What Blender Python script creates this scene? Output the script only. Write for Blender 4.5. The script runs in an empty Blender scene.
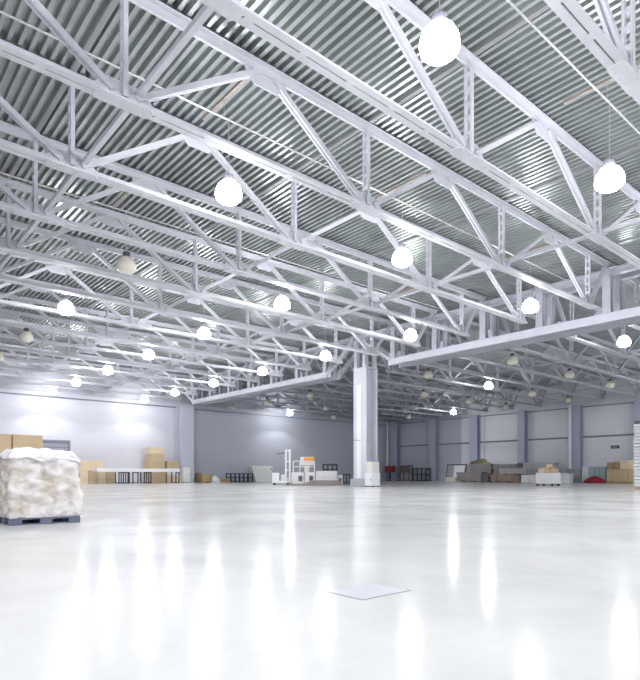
import bpy, bmesh, math, random
from mathutils import Vector, Matrix
random.seed(7)
S = bpy.context.scene
COL = S.collection
PI = math.pi

# ------------------------------------------------------------------ camera
F = 566.7                       # focal length in pixels of the 640 px wide frame
HC = 0.9                        # eye height above the floor
YH = 475.5                      # horizon row
ANG = math.atan(658 / F)
SA, CA = math.sin(ANG), math.cos(ANG)
cam_d = bpy.data.cameras.new('camera')
cam = bpy.data.objects.new('camera', cam_d)
COL.objects.link(cam)
cam.location = (0, 0, HC)
cam.rotation_euler = (PI / 2, 0, ANG)
cam_d.sensor_fit = 'HORIZONTAL'
cam_d.sensor_width = 36
cam_d.lens = F / 640 * 36
cam_d.shift_y = (YH - 340) / 640
cam_d.clip_start = 0.05
cam_d.clip_end = 400
S.camera = cam


# survey helpers: where a sight line meets a wall plane (x = const or y = const)
def on_x(px, X):
    t = (px - 320) / F
    Y = (-t * SA * X - CA * X) / (SA - t * CA)
    return Y, -SA * X + CA * Y


def on_y(px, Y):
    t = (px - 320) / F
    X = (t * CA * Y - SA * Y) / (CA + t * SA)
    return X, -SA * X + CA * Y


def hz(py, Z):
    return HC + (YH - py) * Z / F


def at(px, Z):
    a = (px - 320) / F * Z
    return CA * a - SA * Z, SA * a + CA * Z


FACE = ANG                      # turn that makes a thing face the viewer squarely


# ------------------------------------------------------------------ materials
def mat(name, col, rough=0.5, metal=0.0, noise=0.0, nscale=4.0, bump=0.0, bscale=30.0, spec=0.5,
        emit=None, estr=0.0, trans=0.0):
    m = bpy.data.materials.new(name)
    m.use_nodes = True
    nt = m.node_tree
    b = nt.nodes['Principled BSDF']
    b.inputs['Base Color'].default_value = (*col, 1)
    b.inputs['Roughness'].default_value = rough
    b.inputs['Metallic'].default_value = metal
    b.inputs['Specular IOR Level'].default_value = spec
    if trans:
        b.inputs['Transmission Weight'].default_value = trans
    if emit:
        b.inputs['Emission Color'].default_value = (*emit, 1)
        b.inputs['Emission Strength'].default_value = estr
    tc = nt.nodes.new('ShaderNodeTexCoord')
    if noise:
        n = nt.nodes.new('ShaderNodeTexNoise')
        n.inputs['Scale'].default_value = nscale
        n.inputs['Detail'].default_value = 5
        nt.links.new(tc.outputs['Object'], n.inputs['Vector'])
        r = nt.nodes.new('ShaderNodeValToRGB')
        r.color_ramp.elements[0].position = 0.3
        r.color_ramp.elements[1].position = 0.7
        r.color_ramp.elements[0].color = (*[max(0, c * (1 - noise)) for c in col], 1)
        r.color_ramp.elements[1].color = (*[min(1, c * (1 + noise * .5)) for c in col], 1)
        nt.links.new(n.outputs['Fac'], r.inputs['Fac'])
        nt.links.new(r.outputs['Color'], b.inputs['Base Color'])
    if bump:
        n2 = nt.nodes.new('ShaderNodeTexNoise')
        n2.inputs['Scale'].default_value = bscale
        nt.links.new(tc.outputs['Object'], n2.inputs['Vector'])
        bp = nt.nodes.new('ShaderNodeBump')
        bp.inputs['Strength'].default_value = bump
        bp.inputs['Distance'].default_value = 0.02
        nt.links.new(n2.outputs['Fac'], bp.inputs['Height'])
        nt.links.new(bp.outputs['Normal'], b.inputs['Normal'])
    return m


def floor_mat():
    m = bpy.data.materials.new('polished_concrete')
    m.use_nodes = True
    nt = m.node_tree
    L = nt.links
    b = nt.nodes['Principled BSDF']
    tc = nt.nodes.new('ShaderNodeTexCoord')
    n1 = nt.nodes.new('ShaderNodeTexNoise')
    n1.inputs['Scale'].default_value = 0.45
    n1.inputs['Detail'].default_value = 8
    n1.inputs['Roughness'].default_value = 0.62
    n1.inputs['Distortion'].default_value = 0.6
    L.new(tc.outputs['Object'], n1.inputs['Vector'])
    r = nt.nodes.new('ShaderNodeValToRGB')
    r.color_ramp.elements[0].position = 0.28
    r.color_ramp.elements[0].color = (*FLOOR_A, 1)
    r.color_ramp.elements[1].position = 0.75
    r.color_ramp.elements[1].color = (*FLOOR_B, 1)
    L.new(n1.outputs['Fac'], r.inputs['Fac'])
    n2 = nt.nodes.new('ShaderNodeTexNoise')
    n2.inputs['Scale'].default_value = 6
    n2.inputs['Detail'].default_value = 6
    L.new(tc.outputs['Object'], n2.inputs['Vector'])
    mx = nt.nodes.new('ShaderNodeMixRGB')
    mx.blend_type = 'MULTIPLY'
    mx.inputs['Fac'].default_value = 0.08
    L.new(r.outputs['Color'], mx.inputs['Color1'])
    L.new(n2.outputs['Fac'], mx.inputs['Color2'])
    L.new(mx.outputs['Color'], b.inputs['Base Color'])
    mr = nt.nodes.new('ShaderNodeMapRange')
    mr.inputs['From Min'].default_value = 0.3
    mr.inputs['From Max'].default_value = 0.7
    mr.inputs['To Min'].default_value = 0.13
    mr.inputs['To Max'].default_value = 0.175
    L.new(n1.outputs['Fac'], mr.inputs['Value'])
    L.new(mr.outputs['Result'], b.inputs['Roughness'])
    b.inputs['Specular IOR Level'].default_value = 0.06
    return m


def panel_mat(name, col, horiz=1.0, rough=0.45):
    """wall cladding: flat sheets with thin level joints every metre"""
    m = bpy.data.materials.new(name)
    m.use_nodes = True
    nt = m.node_tree
    L = nt.links
    b = nt.nodes['Principled BSDF']
    b.inputs['Roughness'].default_value = rough
    g = nt.nodes.new('ShaderNodeNewGeometry')
    sp = nt.nodes.new('ShaderNodeSeparateXYZ')
    L.new(g.outputs['Position'], sp.inputs['Vector'])
    md = nt.nodes.new('ShaderNodeMath')
    md.operation = 'PINGPONG'
    md.inputs[1].default_value = horiz / 2
    L.new(sp.outputs['Z'], md.inputs[0])
    lt = nt.nodes.new('ShaderNodeMath')
    lt.operation = 'LESS_THAN'
    lt.inputs[1].default_value = 0.025
    L.new(md.outputs[0], lt.inputs[0])
    n = nt.nodes.new('ShaderNodeTexNoise')
    n.inputs['Scale'].default_value = 0.5
    L.new(g.outputs['Position'], n.inputs['Vector'])
    mx0 = nt.nodes.new('ShaderNodeMixRGB')
    mx0.inputs['Color1'].default_value = (*[c * .95 for c in col], 1)
    mx0.inputs['Color2'].default_value = (*[min(1, c * 1.05) for c in col], 1)
    L.new(n.outputs['Fac'], mx0.inputs['Fac'])
    mx = nt.nodes.new('ShaderNodeMixRGB')
    L.new(lt.outputs[0], mx.inputs['Fac'])
    L.new(mx0.outputs['Color'], mx.inputs['Color1'])
    mx.inputs['Color2'].default_value = (*[c * .92 for c in col], 1)
    L.new(mx.outputs['Color'], b.inputs['Base Color'])
    return m


def ribbed_mat(name, col, dark, period, axis='Z'):
    m = bpy.data.materials.new(name)
    m.use_nodes = True
    nt = m.node_tree
    L = nt.links
    b = nt.nodes['Principled BSDF']
    b.inputs['Roughness'].default_value = 0.5
    tc = nt.nodes.new('ShaderNodeTexCoord')
    sp = nt.nodes.new('ShaderNodeSeparateXYZ')
    L.new(tc.outputs['Object'], sp.inputs['Vector'])
    md = nt.nodes.new('ShaderNodeMath')
    md.operation = 'PINGPONG'
    md.inputs[1].default_value = period / 2
    L.new(sp.outputs[axis], md.inputs[0])
    lt = nt.nodes.new('ShaderNodeMath')
    lt.operation = 'LESS_THAN'
    lt.inputs[1].default_value = period * 0.09
    L.new(md.outputs[0], lt.inputs[0])
    n = nt.nodes.new('ShaderNodeTexNoise')
    n.inputs['Scale'].default_value = 1.5
    L.new(tc.outputs['Object'], n.inputs['Vector'])
    mx0 = nt.nodes.new('ShaderNodeMixRGB')
    mx0.inputs['Color1'].default_value = (*[c * .8 for c in col], 1)
    mx0.inputs['Color2'].default_value = (*[min(1, c * 1.12) for c in col], 1)
    L.new(n.outputs['Fac'], mx0.inputs['Fac'])
    mx = nt.nodes.new('ShaderNodeMixRGB')
    L.new(lt.outputs[0], mx.inputs['Fac'])
    L.new(mx0.outputs['Color'], mx.inputs['Color1'])
    mx.inputs['Color2'].default_value = (*dark, 1)
    L.new(mx.outputs['Color'], b.inputs['Base Color'])
    return m


def film_mat():
    m = bpy.data.materials.new('stretch_film')
    m.use_nodes = True
    nt = m.node_tree
    L = nt.links
    out = nt.nodes['Material Output']
    b = nt.nodes['Principled BSDF']
    b.inputs['Base Color'].default_value = (.9, .88, .88, 1)
    b.inputs['Roughness'].default_value = 0.22
    tr = nt.nodes.new('ShaderNodeBsdfTransparent')
    tr.inputs['Color'].default_value = (.98, .97, .97, 1)
    mix = nt.nodes.new('ShaderNodeMixShader')
    tc = nt.nodes.new('ShaderNodeTexCoord')
    mp = nt.nodes.new('ShaderNodeMapping')
    mp.inputs['Scale'].default_value = (1.5, 1.5, 2.2)
    L.new(tc.outputs['Object'], mp.inputs['Vector'])
    n = nt.nodes.new('ShaderNodeTexNoise')
    n.inputs['Scale'].default_value = 2.4
    n.inputs['Detail'].default_value = 7
    n.inputs['Distortion'].default_value = .5
    L.new(mp.outputs['Vector'], n.inputs['Vector'])
    mr = nt.nodes.new('ShaderNodeMapRange')
    mr.inputs['From Min'].default_value = 0.35
    mr.inputs['From Max'].default_value = 0.62
    mr.inputs['To Min'].default_value = 0.34
    mr.inputs['To Max'].default_value = 0.88
    L.new(n.outputs['Fac'], mr.inputs['Value'])
    bp = nt.nodes.new('ShaderNodeBump')
    bp.inputs['Strength'].default_value = 0.2
    bp.inputs['Distance'].default_value = 0.02
    L.new(n.outputs['Fac'], bp.inputs['Height'])
    L.new(bp.outputs['Normal'], b.inputs['Normal'])
    L.new(mr.outputs['Result'], mix.inputs['Fac'])
    L.new(tr.outputs['BSDF'], mix.inputs[1])
    L.new(b.outputs['BSDF'], mix.inputs[2])
    L.new(mix.outputs['Shader'], out.inputs['Surface'])
    return m


FLOOR_A = (.60, .60, .59)
FLOOR_B = (.78, .78, .77)
M = {}
M['floor'] = floor_mat()
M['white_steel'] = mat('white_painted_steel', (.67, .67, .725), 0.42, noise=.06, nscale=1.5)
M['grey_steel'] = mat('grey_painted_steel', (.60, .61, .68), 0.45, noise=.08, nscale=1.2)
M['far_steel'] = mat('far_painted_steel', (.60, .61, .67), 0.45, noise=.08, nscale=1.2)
M['deck'] = mat('galvanised_deck', (.50, .53, .525), 0.34, 0.78, noise=.18, nscale=.7)
M['strip'] = mat('deck_strip_steel', (.34, .33, .35), 0.5, 0.3)
M['bar'] = mat('rusty_bar', (.42, .36, .32), 0.5, 0.3)
M['galv'] = mat('galvanised_conduit', (.66, .65, .63), 0.4, 0.5)
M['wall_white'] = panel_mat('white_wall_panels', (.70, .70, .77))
M['wall_grey_dimmed'] = panel_mat('dimmed_grey_wall_panels', (.56, .58, .66))  # far hall panels: its weaker light is put into the greyer colour
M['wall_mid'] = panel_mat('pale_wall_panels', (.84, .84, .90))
M['pilaster'] = mat('pilaster_paint', (.46, .49, .62), 0.5)
M['pil_light'] = mat('pale_pilaster_paint', (.60, .61, .69), 0.5)
M['rail'] = mat('wall_rail_paint', (.24, .25, .32), 0.5)
M['dark'] = mat('black_steel', (.03, .035, .05), 0.5)
M['darkgrey'] = mat('dark_grey_plastic', (.12, .12, .15), 0.5)
M['gate'] = ribbed_mat('roller_gate', (.35, .36, .42), (.2, .2, .25), .5)
M['white'] = mat('white_enamel', (.86, .86, .88), 0.4)
M['cream'] = mat('cream_enamel', (.78, .76, .68), 0.45)
M['card'] = mat('cardboard', (.62, .48, .30), 0.8, noise=.1, nscale=3)
M['card_pale'] = mat('pale_cardboard', (.78, .66, .47), 0.8, noise=.08, nscale=3)
M['card_dark'] = mat('brown_cardboard', (.40, .29, .16), 0.8, noise=.1, nscale=3)
M['tape'] = mat('parcel_tape', (.50, .36, .17), 0.35)
M['wood'] = mat('pallet_wood', (.55, .40, .22), 0.75, noise=.2, nscale=6)
M['wood_grey'] = ribbed_mat('weathered_boards', (.36, .33, .33), (.17, .16, .17), .16)
M['wood_brown'] = ribbed_mat('brown_boards', (.42, .32, .25), (.2, .14, .1), .16)
M['sheet_pale'] = ribbed_mat('pale_sheets', (.55, .55, .57), (.3, .3, .32), .2)
M['sheet_white'] = ribbed_mat('white_sheets', (.78, .78, .82), (.3, .31, .38), .21)
M['panel_white'] = ribbed_mat('white_ribbed_panel', (.8, .8, .78), (.55, .55, .55), .28)
M['plastic_pallet'] = mat('slate_plastic_pallet', (.15, .17, .24), 0.55, noise=.1)
M['film'] = film_mat()
M['foam'] = mat('white_foam_sheet', (.9, .89, .9), 0.35, bump=.5, bscale=8)
M['red'] = mat('red_paint', (.35, .03, .035), 0.5)
M['tarp'] = mat('red_tarpaulin', (.33, .02, .04), 0.6, bump=.5, bscale=5)
M['blue'] = mat('blue_grey_steel', (.25, .36, .48), 0.5)
M['orange'] = mat('orange_sign', (.9, .36, .03), 0.5)
M['sign'] = mat('sign_plate', (.05, .06, .09), 0.5)
M['sign_text'] = mat('sign_lettering', (.45, .47, .5), 0.5)
M['leaf'] = mat('yellow_green_scraps', (.36, .33, .15), 0.8, noise=.7, nscale=1.2)
M['hatch'] = mat('floor_plate', (.55, .56, .60), 0.3, 0.0, spec=.06)
M['seam'] = mat('floor_seam', (.22, .22, .24), 0.7)
M['glass'] = mat('pale_cyan_acrylic', (.62, .80, .82), 0.15, trans=.35)
M['lamp_on'] = mat('lit_prismatic_bowl', (.9, .9, .9), 0.3, emit=(.96, .97, 1.0), estr=72)
M['lamp_off'] = mat('unlit_prismatic_bowl', (.80, .76, .66), 0.25)
M['concrete'] = mat('grey_plinth', (.42, .43, .48), 0.7, noise=.1)


# ------------------------------------------------------------------ mesh builder
class MB:
    def __init__(self):
        self.bm = bmesh.new()

    def prism(self, prof, fn):
        """loft one closed profile through the frames fn = [callable(u,v)->Vector, ...]"""
        rings = [[self.bm.verts.new(f(u, v)) for u, v in prof] for f in fn]
        n = len(prof)
        for a, b in zip(rings, rings[1:]):
            for i in range(n):
                self.bm.faces.new((a[i], a[(i + 1) % n], b[(i + 1) % n], b[i]))
        self.bm.faces.new(rings[0])
        self.bm.faces.new(rings[-1])
        return self

    def box(self, x0, x1, y0, y1, z0, z1):
        pr = [(x0, y0), (x1, y0), (x1, y1), (x0, y1)]
        return self.prism(pr, [lambda u, v: Vector((u, v, z0)), lambda u, v: Vector((u, v, z1))])

    def bar(self, p, q, w, h=None, prof=None, up=(1, 0, 0)):
        """straight member from p to q with a box or given profile; profile u runs along `up`"""
        p, q = Vector(p), Vector(q)
        d = (q - p).normalized()
        u = Vector(up)
        u = (u - d * u.dot(d)).normalized()
        v = d.cross(u)
        if prof is None:
            h = h or w
            prof = [(-w / 2, -h / 2), (w / 2, -h / 2), (w / 2, h / 2), (-w / 2, h / 2)]
        return self.prism(prof, [lambda a, b: p + u * a + v * b, lambda a, b: q + u * a + v * b])

    def tube(self, p, q, r, n=10):
        pr = [(r * math.cos(2 * PI * i / n), r * math.sin(2 * PI * i / n)) for i in range(n)]
        d = (Vector(q) - Vector(p)).normalized()
        up = (1, 0, 0) if abs(d.x) < .9 else (0, 1, 0)
        return self.bar(p, q, 0, prof=pr, up=up)

    def lathe(self, prof, c=(0, 0, 0), n=20):
        rings = []
        for r, z in prof:
            rings.append([self.bm.verts.new((c[0] + r * math.cos(2 * PI * i / n),
                                             c[1] + r * math.sin(2 * PI * i / n), c[2] + z)) for i in range(n)])
        for a, b in zip(rings, rings[1:]):
            for i in range(n):
                self.bm.faces.new((a[i], a[(i + 1) % n], b[(i + 1) % n], b[i]))
        self.bm.faces.new(rings[0])
        self.bm.faces.new(rings[-1])
        return self

    def build(self, name, m, parent=None, bevel=0.0, smooth=False):
        bmesh.ops.recalc_face_normals(self.bm, faces=self.bm.faces)
        if bevel:
            bmesh.ops.bevel(self.bm, geom=list(self.bm.edges), offset=bevel, segments=2, affect='EDGES', profile=.5)
        me = bpy.data.meshes.new(name)
        self.bm.to_mesh(me)
        self.bm.free()
        me.materials.append(m)
        if smooth:
            for p in me.polygons:
                p.use_smooth = True
        o = bpy.data.objects.new(name, me)
        COL.objects.link(o)
        o.parent = parent
        return o


def tag(o, label, cat, group=None):
    o['label'] = label
    o['category'] = cat
    if group:
        o['group'] = group
    return o


def thing(name, label, cat, loc=(0, 0, 0), rz=0, group=None):
    o = bpy.data.objects.new(name, None)
    o.empty_display_size = .2
    COL.objects.link(o)
    o.location = loc
    o.rotation_euler = (0, 0, rz)
    return tag(o, label, cat, group)


def struct(mb, name, m):
    o = mb.build(name, m)
    o['kind'] = 'structure'
    return o


def dup(root, loc, label, rz=None):
    r = root.copy()
    COL.objects.link(r)
    r.location = loc
    if rz is not None:
        r.rotation_euler = (0, 0, rz)
    r['label'] = label
    for ch in root.children:
        c = ch.copy()
        COL.objects.link(c)
        c.parent = r
        for g in ch.children:
            d = g.copy()
            COL.objects.link(d)
            d.parent = c
    return r


ORD = ['first', 'second', 'third', 'fourth', 'fifth', 'sixth', 'seventh', 'eighth', 'ninth', 'tenth', 'eleventh',
       'twelfth', 'thirteenth', 'fourteenth', 'fifteenth', 'sixteenth', 'seventeenth']

# ------------------------------------------------------------------ layout numbers
XL = -66.2                      # left wall
XR = 14.0
YN = -8.0
GY, GY2 = 33.1, 34.35            # twin cross girders
YF = 73.0                       # far wall
ZB = 9.98                       # underside of truss bottom chords
ZT = 12.58                      # underside of truss top chords
ZD = 12.86                      # underside of the roof deck
TX = [-5.22, -9.5] + [-5.6 - 4 * i for i in range(2, 16)]

# ------------------------------------------------------------------ shell
struct(MB().box(XL - .3, XR, YN, YF + .3, -.2, 0), 'floor', M['floor'])

deck = MB()
prof_pts = []
y = YN
P = .28
while y < YF + .3:
    prof_pts += [(y, ZD + .15), (y + .11, ZD + .15), (y + .14, ZD), (y + .25, ZD)]
    y += P
va = [deck.bm.verts.new((XL - .3, a, b)) for a, b in prof_pts]
vb = [deck.bm.verts.new((XR, a, b)) for a, b in prof_pts]
for i in range(len(va) - 1):
    deck.bm.faces.new((va[i], va[i + 1], vb[i + 1], vb[i]))
struct(deck, 'ceiling', M['deck'])

ypil = GY + .6
w = MB()
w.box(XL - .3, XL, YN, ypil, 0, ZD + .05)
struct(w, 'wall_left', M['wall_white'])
struct(MB().box(XL - .3, XL, ypil, YF + .3, 0, ZD + .05), 'wall_left_far', M['wall_grey_dimmed'])
xsplit = on_y(461.5, YF)[0]  # dim and lamp-lit stretches of the back wall differ in panel colour from here
struct(MB().box(XL, xsplit, YF, YF + .3, 0, ZD + .05), 'wall_back', M['wall_grey_dimmed'])
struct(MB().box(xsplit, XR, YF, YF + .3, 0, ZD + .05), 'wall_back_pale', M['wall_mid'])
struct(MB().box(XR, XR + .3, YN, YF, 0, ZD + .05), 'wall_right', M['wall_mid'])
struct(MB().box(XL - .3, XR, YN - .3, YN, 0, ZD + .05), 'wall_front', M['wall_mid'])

# wall rails and cornice lines
struct(MB().box(XL + .002, XL + .12, YN, GY - .2, 9.42, 9.58), 'trim_1', M['rail'])
struct(MB().box(XL + .1, XR, YF - .14, YF - .002, 5.72, 5.92), 'trim_2', M['rail'])
struct(MB().box(XL + .1, XR, YF - .08, YF - .002, 9.62, 9.74), 'trim_3', M['rail'])
struct(MB().box(XL + .002, XL + .08, GY + 2, YF - .2, 9.4, 9.5), 'trim_4', M['rail'])

# gate in the left wall
y1, z1 = on_x(70, XL + .05)
gh = hz(440.5, z1)
dr = thing('door_1', 'grey roller gate in the left wall behind the wrapped pallet', 'gate', (XL, y1, 0))
dr['kind'] = 'structure'
MB().box(.01, .06, -4.6, -.22, .02, gh - .22).build('gate_leaf', M['gate'], dr)
fm = MB().box(.005, .16, -.22, 0, 0, gh).box(.005, .16, -4.82, -4.6, 0, gh).box(.005, .16, -4.6, -.22, gh - .22, gh)
fm.build('gate_frame', M['rail'], dr)

# floor hatch
hx = [(334.5, 591), (367.5, 599.5), (412, 590), (360, 585.5)]
pts = []
for px, py in hx:
    Z = HC * F / (py - YH)
    pts.append(at(px, Z))
cx = sum(p[0] for p in pts) / 4
cy = sum(p[1] for p in pts) / 4
ht = thing('floor_hatch', 'pale steel hatch plate set flush into the floor', 'hatch', (cx, cy, 0))
MB().box(-.198, .198, -.263, .263, .0008, .0022).build('hatch_frame', M['seam'], ht)
MB().box(-.19, .19, -.255, .255, .001, .003).build('cover_plate', M['hatch'], ht)


# ------------------------------------------------------------------ roof trusses
def chord_profile(top):
    p = [(-.2, 0), (-.018, 0), (-.018, .17), (.018, .17), (.018, 0), (.2, 0), (.2, .024), (.045, .024),
         (.045, .2), (-.045, .2), (-.045, .024), (-.2, .024)]
    if top:
        p = [(a, .24 - b * 1.2) for a, b in p]
        p = [(a * .95, b) for a, b in p]
    return p


def hsec(wd, dp):
    """two flats joined by a thin web, so the member reads as a twin angle"""
    t, g = wd * .36, dp * .5
    return [(-wd / 2, -dp / 2), (-wd / 2 + t, -dp / 2), (-wd / 2 + t, -g * .3), (wd / 2 - t, -g * .3),
            (wd / 2 - t, -dp / 2), (wd / 2, -dp / 2), (wd / 2, dp / 2), (wd / 2 - t, dp / 2),
            (wd / 2 - t, g * .3), (-wd / 2 + t, g * .3), (-wd / 2 + t, dp / 2), (-wd / 2, dp / 2)]


def make_truss(label, group, m, nodes, tops, yend0, yend1, x, detail=True):
    t = thing('roof_truss', label, 'roof truss', (x, 0, ZB), 0, group)
    H = ZT - ZB
    bc = MB()
    pb = chord_profile(False)
    bc.prism(pb, [lambda u, v: Vector((u, nodes[0] - .5, v)), lambda u, v: Vector((u, nodes[-1] + .35, v))])
    yy = nodes[0] + .9
    while yy < nodes[-1]:
        bc.box(-.06, .06, yy - .11, yy + .11, -.006, .004)
        yy += 1.4
    bc.build('bottom_chord', m, t)
    pt = chord_profile(True)
    MB().prism(pt, [lambda u, v: Vector((u, yend0, H + v)), lambda u, v: Vector((u, yend1, H + v))]
               ).build('top_chord', m, t)
    for yn in nodes:
        g = MB().prism([(-.75, .03), (.75, .03), (.75, .2), (.42, .5), (-.42, .5), (-.75, .2)],
                       [lambda u, v: Vector((-.017, yn + u, v)), lambda u, v: Vector((.017, yn + u, v))])
        g.build('gusset_plate', m, t)
        # splice under the chord at the joint, with bolt heads
        s = MB().prism([(-.21, -.62), (-.12, -.72), (.12, -.72), (.21, -.62), (.21, .62), (.12, .72), (-.12, .72), (-.21, .62)],
                       [lambda u, v: Vector((u, yn + v, -.03)), lambda u, v: Vector((u, yn + v, -.004))])
        for bx in (-.13, .13):
            for k in range(4):
                by = yn - .45 + .3 * k
                s.prism([(.022 * math.cos(i * PI / 3), .022 * math.sin(i * PI / 3)) for i in range(6)],
                        [lambda u, v: Vector((bx + u, by + v, -.05)), lambda u, v: Vector((bx + u, by + v, -.028))])
        s.build('splice_plate', m, t)
        v = MB()
        for sx in (-1, 1):
            v.box(sx * .095 - .034, sx * .095 + .034, yn - .06, yn + .06, .12, H + .1)
        k = .7
        while k < H - .2:
            v.box(-.1, .1, yn - .05, yn + .05, k - .06, k + .06)
            k += .42
        v.build('vertical_post', m, t)
    for yt in tops:
        MB().prism([(-.7, .02), (.7, .02), (.7, -.1), (.4, -.4), (-.4, -.4), (-.7, -.1)],
                   [lambda u, v: Vector((-.017, yt + u, H + v)), lambda u, v: Vector((.017, yt + u, H + v))]
                   ).build('top_gusset', m, t)
    # web diagonals
    for yn in nodes:
        for yt in list(tops) + [yend0 + .2, yend1 - .2]:
            d = yt - yn
            if abs(d) < 5.2 and abs(d) > .5:
                sg = 1 if d > 0 else -1
                p = (0, yn + sg * .3, .2)
                q = (0, yt - sg * .3, H - .02)
                MB().bar(p, q, 0, prof=hsec(.2, .15)).build('diagonal_brace', m, t)
    return t


NEAR_N = [-3.0, 5.4, 13.8, 22.2, 30.6]
NEAR_T = [1.2, 9.6, 18.0, 26.4]
FAR_N = [37.2, 45.6, 54.0, 62.4, 70.2]
FAR_T = [41.4, 49.8, 58.2, 66.3]
proto = None
for i, x in enumerate(TX):
    lb = f'white steel roof truss over the near hall, {ORD[i]} counting from the right'
    if proto is None:
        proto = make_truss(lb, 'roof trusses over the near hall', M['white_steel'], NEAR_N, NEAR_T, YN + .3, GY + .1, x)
    else:
        dup(proto, (x, 0, ZB), lb)
proto = None
for i, x in enumerate(TX[1:]):
    lb = f'grey steel roof truss beyond the cross girder, {ORD[i]} counting from the right'
    if proto is None:
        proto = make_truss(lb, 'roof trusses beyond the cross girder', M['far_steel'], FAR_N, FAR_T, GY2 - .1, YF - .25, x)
    else:
        dup(proto, (x, 0, ZB), lb)

# level struts running across the trusses
for k, yy in enumerate((5.4, 22.2)):
    o = MB().bar((XL + .3, yy + .35, ZB + .12 + .21), (TX[0], yy + .35, ZB + .33), .14, .14, up=(0, 1, 0)).build('tie_strut', M['white_steel'])
    tag(o, ['white tie strut along the trusses close overhead', 'white tie strut along the trusses in front of the cross girder'][k], 'strut', 'tie struts')
for k, yy in enumerate((45.6, 62.4)):
    o = MB().bar((XL + .3, yy + .35, ZB + .33), (TX[1], yy + .35, ZB + .33), .12, .12, up=(0, 1, 0)).build('tie_strut', M['far_steel'])
    tag(o, ['grey tie strut along the trusses just beyond the cross girder', 'grey tie strut along the trusses close to the back wall'][k], 'strut', 'tie struts')
for k, yy in enumerate((5.4, 13.8, 22.2, 30.6)):
    o = MB().box(XL + .3, TX[0] + 4, yy - .08, yy + .08, ZD - .035, ZD - .005).build('deck_strip', M['strip'])
    tag(o, f'flat grey strip under the roof deck, {ORD[k]} crossing overhead from the viewer', 'deck strip', 'deck strips')


# ------------------------------------------------------------------ cross girders and column
CX = -33.6


def girder(name, label, y, m, near):
    t = thing('cross_girder', label, 'girder', (CX, y, 9.5), 0)
    hh = .5
    pr = [(-.2, 0), (.2, 0), (.2, .5), (-.2, .5)]
    # lying H section: the upright flange faces the hall
    pr = [(-.21, 0), (-.17, 0), (-.17, .23), (.17, .23), (.17, 0), (.21, 0), (.21, .5), (.17, .5), (.17, .27),
          (-.17, .27), (-.17, .5), (-.21, .5)]
    for x0, x1 in ((4 - .25, 28.25), (-28.25, -4 + .25)):
        MB().prism(pr, [lambda u, v: Vector((x0, u, v)), lambda u, v: Vector((x1, u, v))]).build('bottom_chord', m, t)
        n = 7
        for k in range(n):
            xx = (4 + 4 * k) if x0 > 0 else (-4 - 4 * k)
            p = MB()
            p.box(xx - .22, xx + .22, -.2, -.16, .5, 2.62)
            p.box(xx - .22, xx + .22, .16, .2, .5, 2.62)
            p.box(xx - .02, xx + .02, -.17, .17, .5, 2.62)
            po = p.build('post', m, t)
            MB().box(xx - .3, xx + .3, -.24, .24, .47, .53).build('base_bracket', M['pilaster'], po)
            po2 = MB().box(xx + .42, xx + .66, -.02, .02, .5, 1.0)
            po2.build('stiffener', m, t)
    MB().prism([(-.2, 0), (.2, 0), (.2, .03), (.02, .03), (.02, .33), (.2, .33), (.2, .36), (-.2, .36), (-.2, .33),
                (-.02, .33), (-.02, .03), (-.2, .03)],
               [lambda u, v: Vector((-32, u, 2.62 + v)), lambda u, v: Vector((32, u, 2.62 + v))]).build('top_chord', m, t)
    for s in (-1, 1):
        MB().bar((s * 3.9, 0, .3), (s * .45, 0, 2.5), .3, .3, up=(0, 1, 0)).build('end_diagonal', m, t)
        MB().bar((s * 28.1, 0, .3), (s * 31.8, 0, 2.5), .3, .3, up=(0, 1, 0)).build('end_diagonal', m, t)
        MB().box(s * 3.9 - .5, s * 3.9 + .5, -.03, .03, .0, .9).build('end_gusset', m, t)
    return t


girder('cross_girder', 'near pale steel cross girder carried by the centre column', GY, M['grey_steel'], True)
girder('cross_girder', 'twin cross girder just behind the near one', GY2, M['far_steel'], False)

M['column'] = mat('column_paint', (.66, .66, .74), 0.42, noise=.05, nscale=1)
c = thing('steel_column', 'tall pale steel column in the middle of the hall', 'column', (CX + .28, (GY + GY2) / 2 - .02, 0))
zt = 9.75
D = .66
W2 = .75
MB().box(-W2, W2, -D, -D + .06, .62, zt).build('flange', M['column'], c)
MB().box(-W2, W2, D - .06, D, .62, zt).build('flange', M['column'], c)
MB().box(-.05, .05, -D + .06, D - .06, .62, zt).build('web', M['column'], c)
MB().box(-W2 - .15, W2 + .1, -D - .25, D + .15, 0, .62).build('plinth', M['concrete'], c, bevel=.02)
for yy in (-D + .1, D - .1):
    for xx in (-.5, .5):
        MB().box(xx - .16, xx + .16, yy - .14, yy + .14, zt, 12.1).build('head_post', M['column'], c)
MB().box(-W2 - .05, W2 + .05, -D - .03, D + .03, zt - .04, zt + .06).build('cap_plate', M['column'], c)
MB().box(-.35, .2, -D - .05, -D + .001, .66, 8.4).build('cable_cover', M['white'], c, bevel=.01)
tb = MB().tube((-.8, -D - .08, 3.85), (.1, -D - .08, 3.8), .02)
tb.build('hose_bracket', M['darkgrey'], c)

# wall column where the girders meet the left wall
wc = thing('wall_column', 'wide grey wall column between the bright and dim left walls', 'column', (XL, 0, 0))
ya = on_x(181.5, XL + 2.3)[0]
yb = on_x(194, XL + 2.3)[0]
MB().box(2.24, 2.3, ya, yb, 0, 9.75).build('flange', M['pil_light'], wc)
MB().box(.02, 2.24, (ya + yb) / 2 - .05, (ya + yb) / 2 + .05, 0, 9.75).build('web', M['pil_light'], wc)
MB().box(.01, .07, ya, yb, 0, 9.75).build('back_flange', M['pil_light'], wc)

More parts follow.
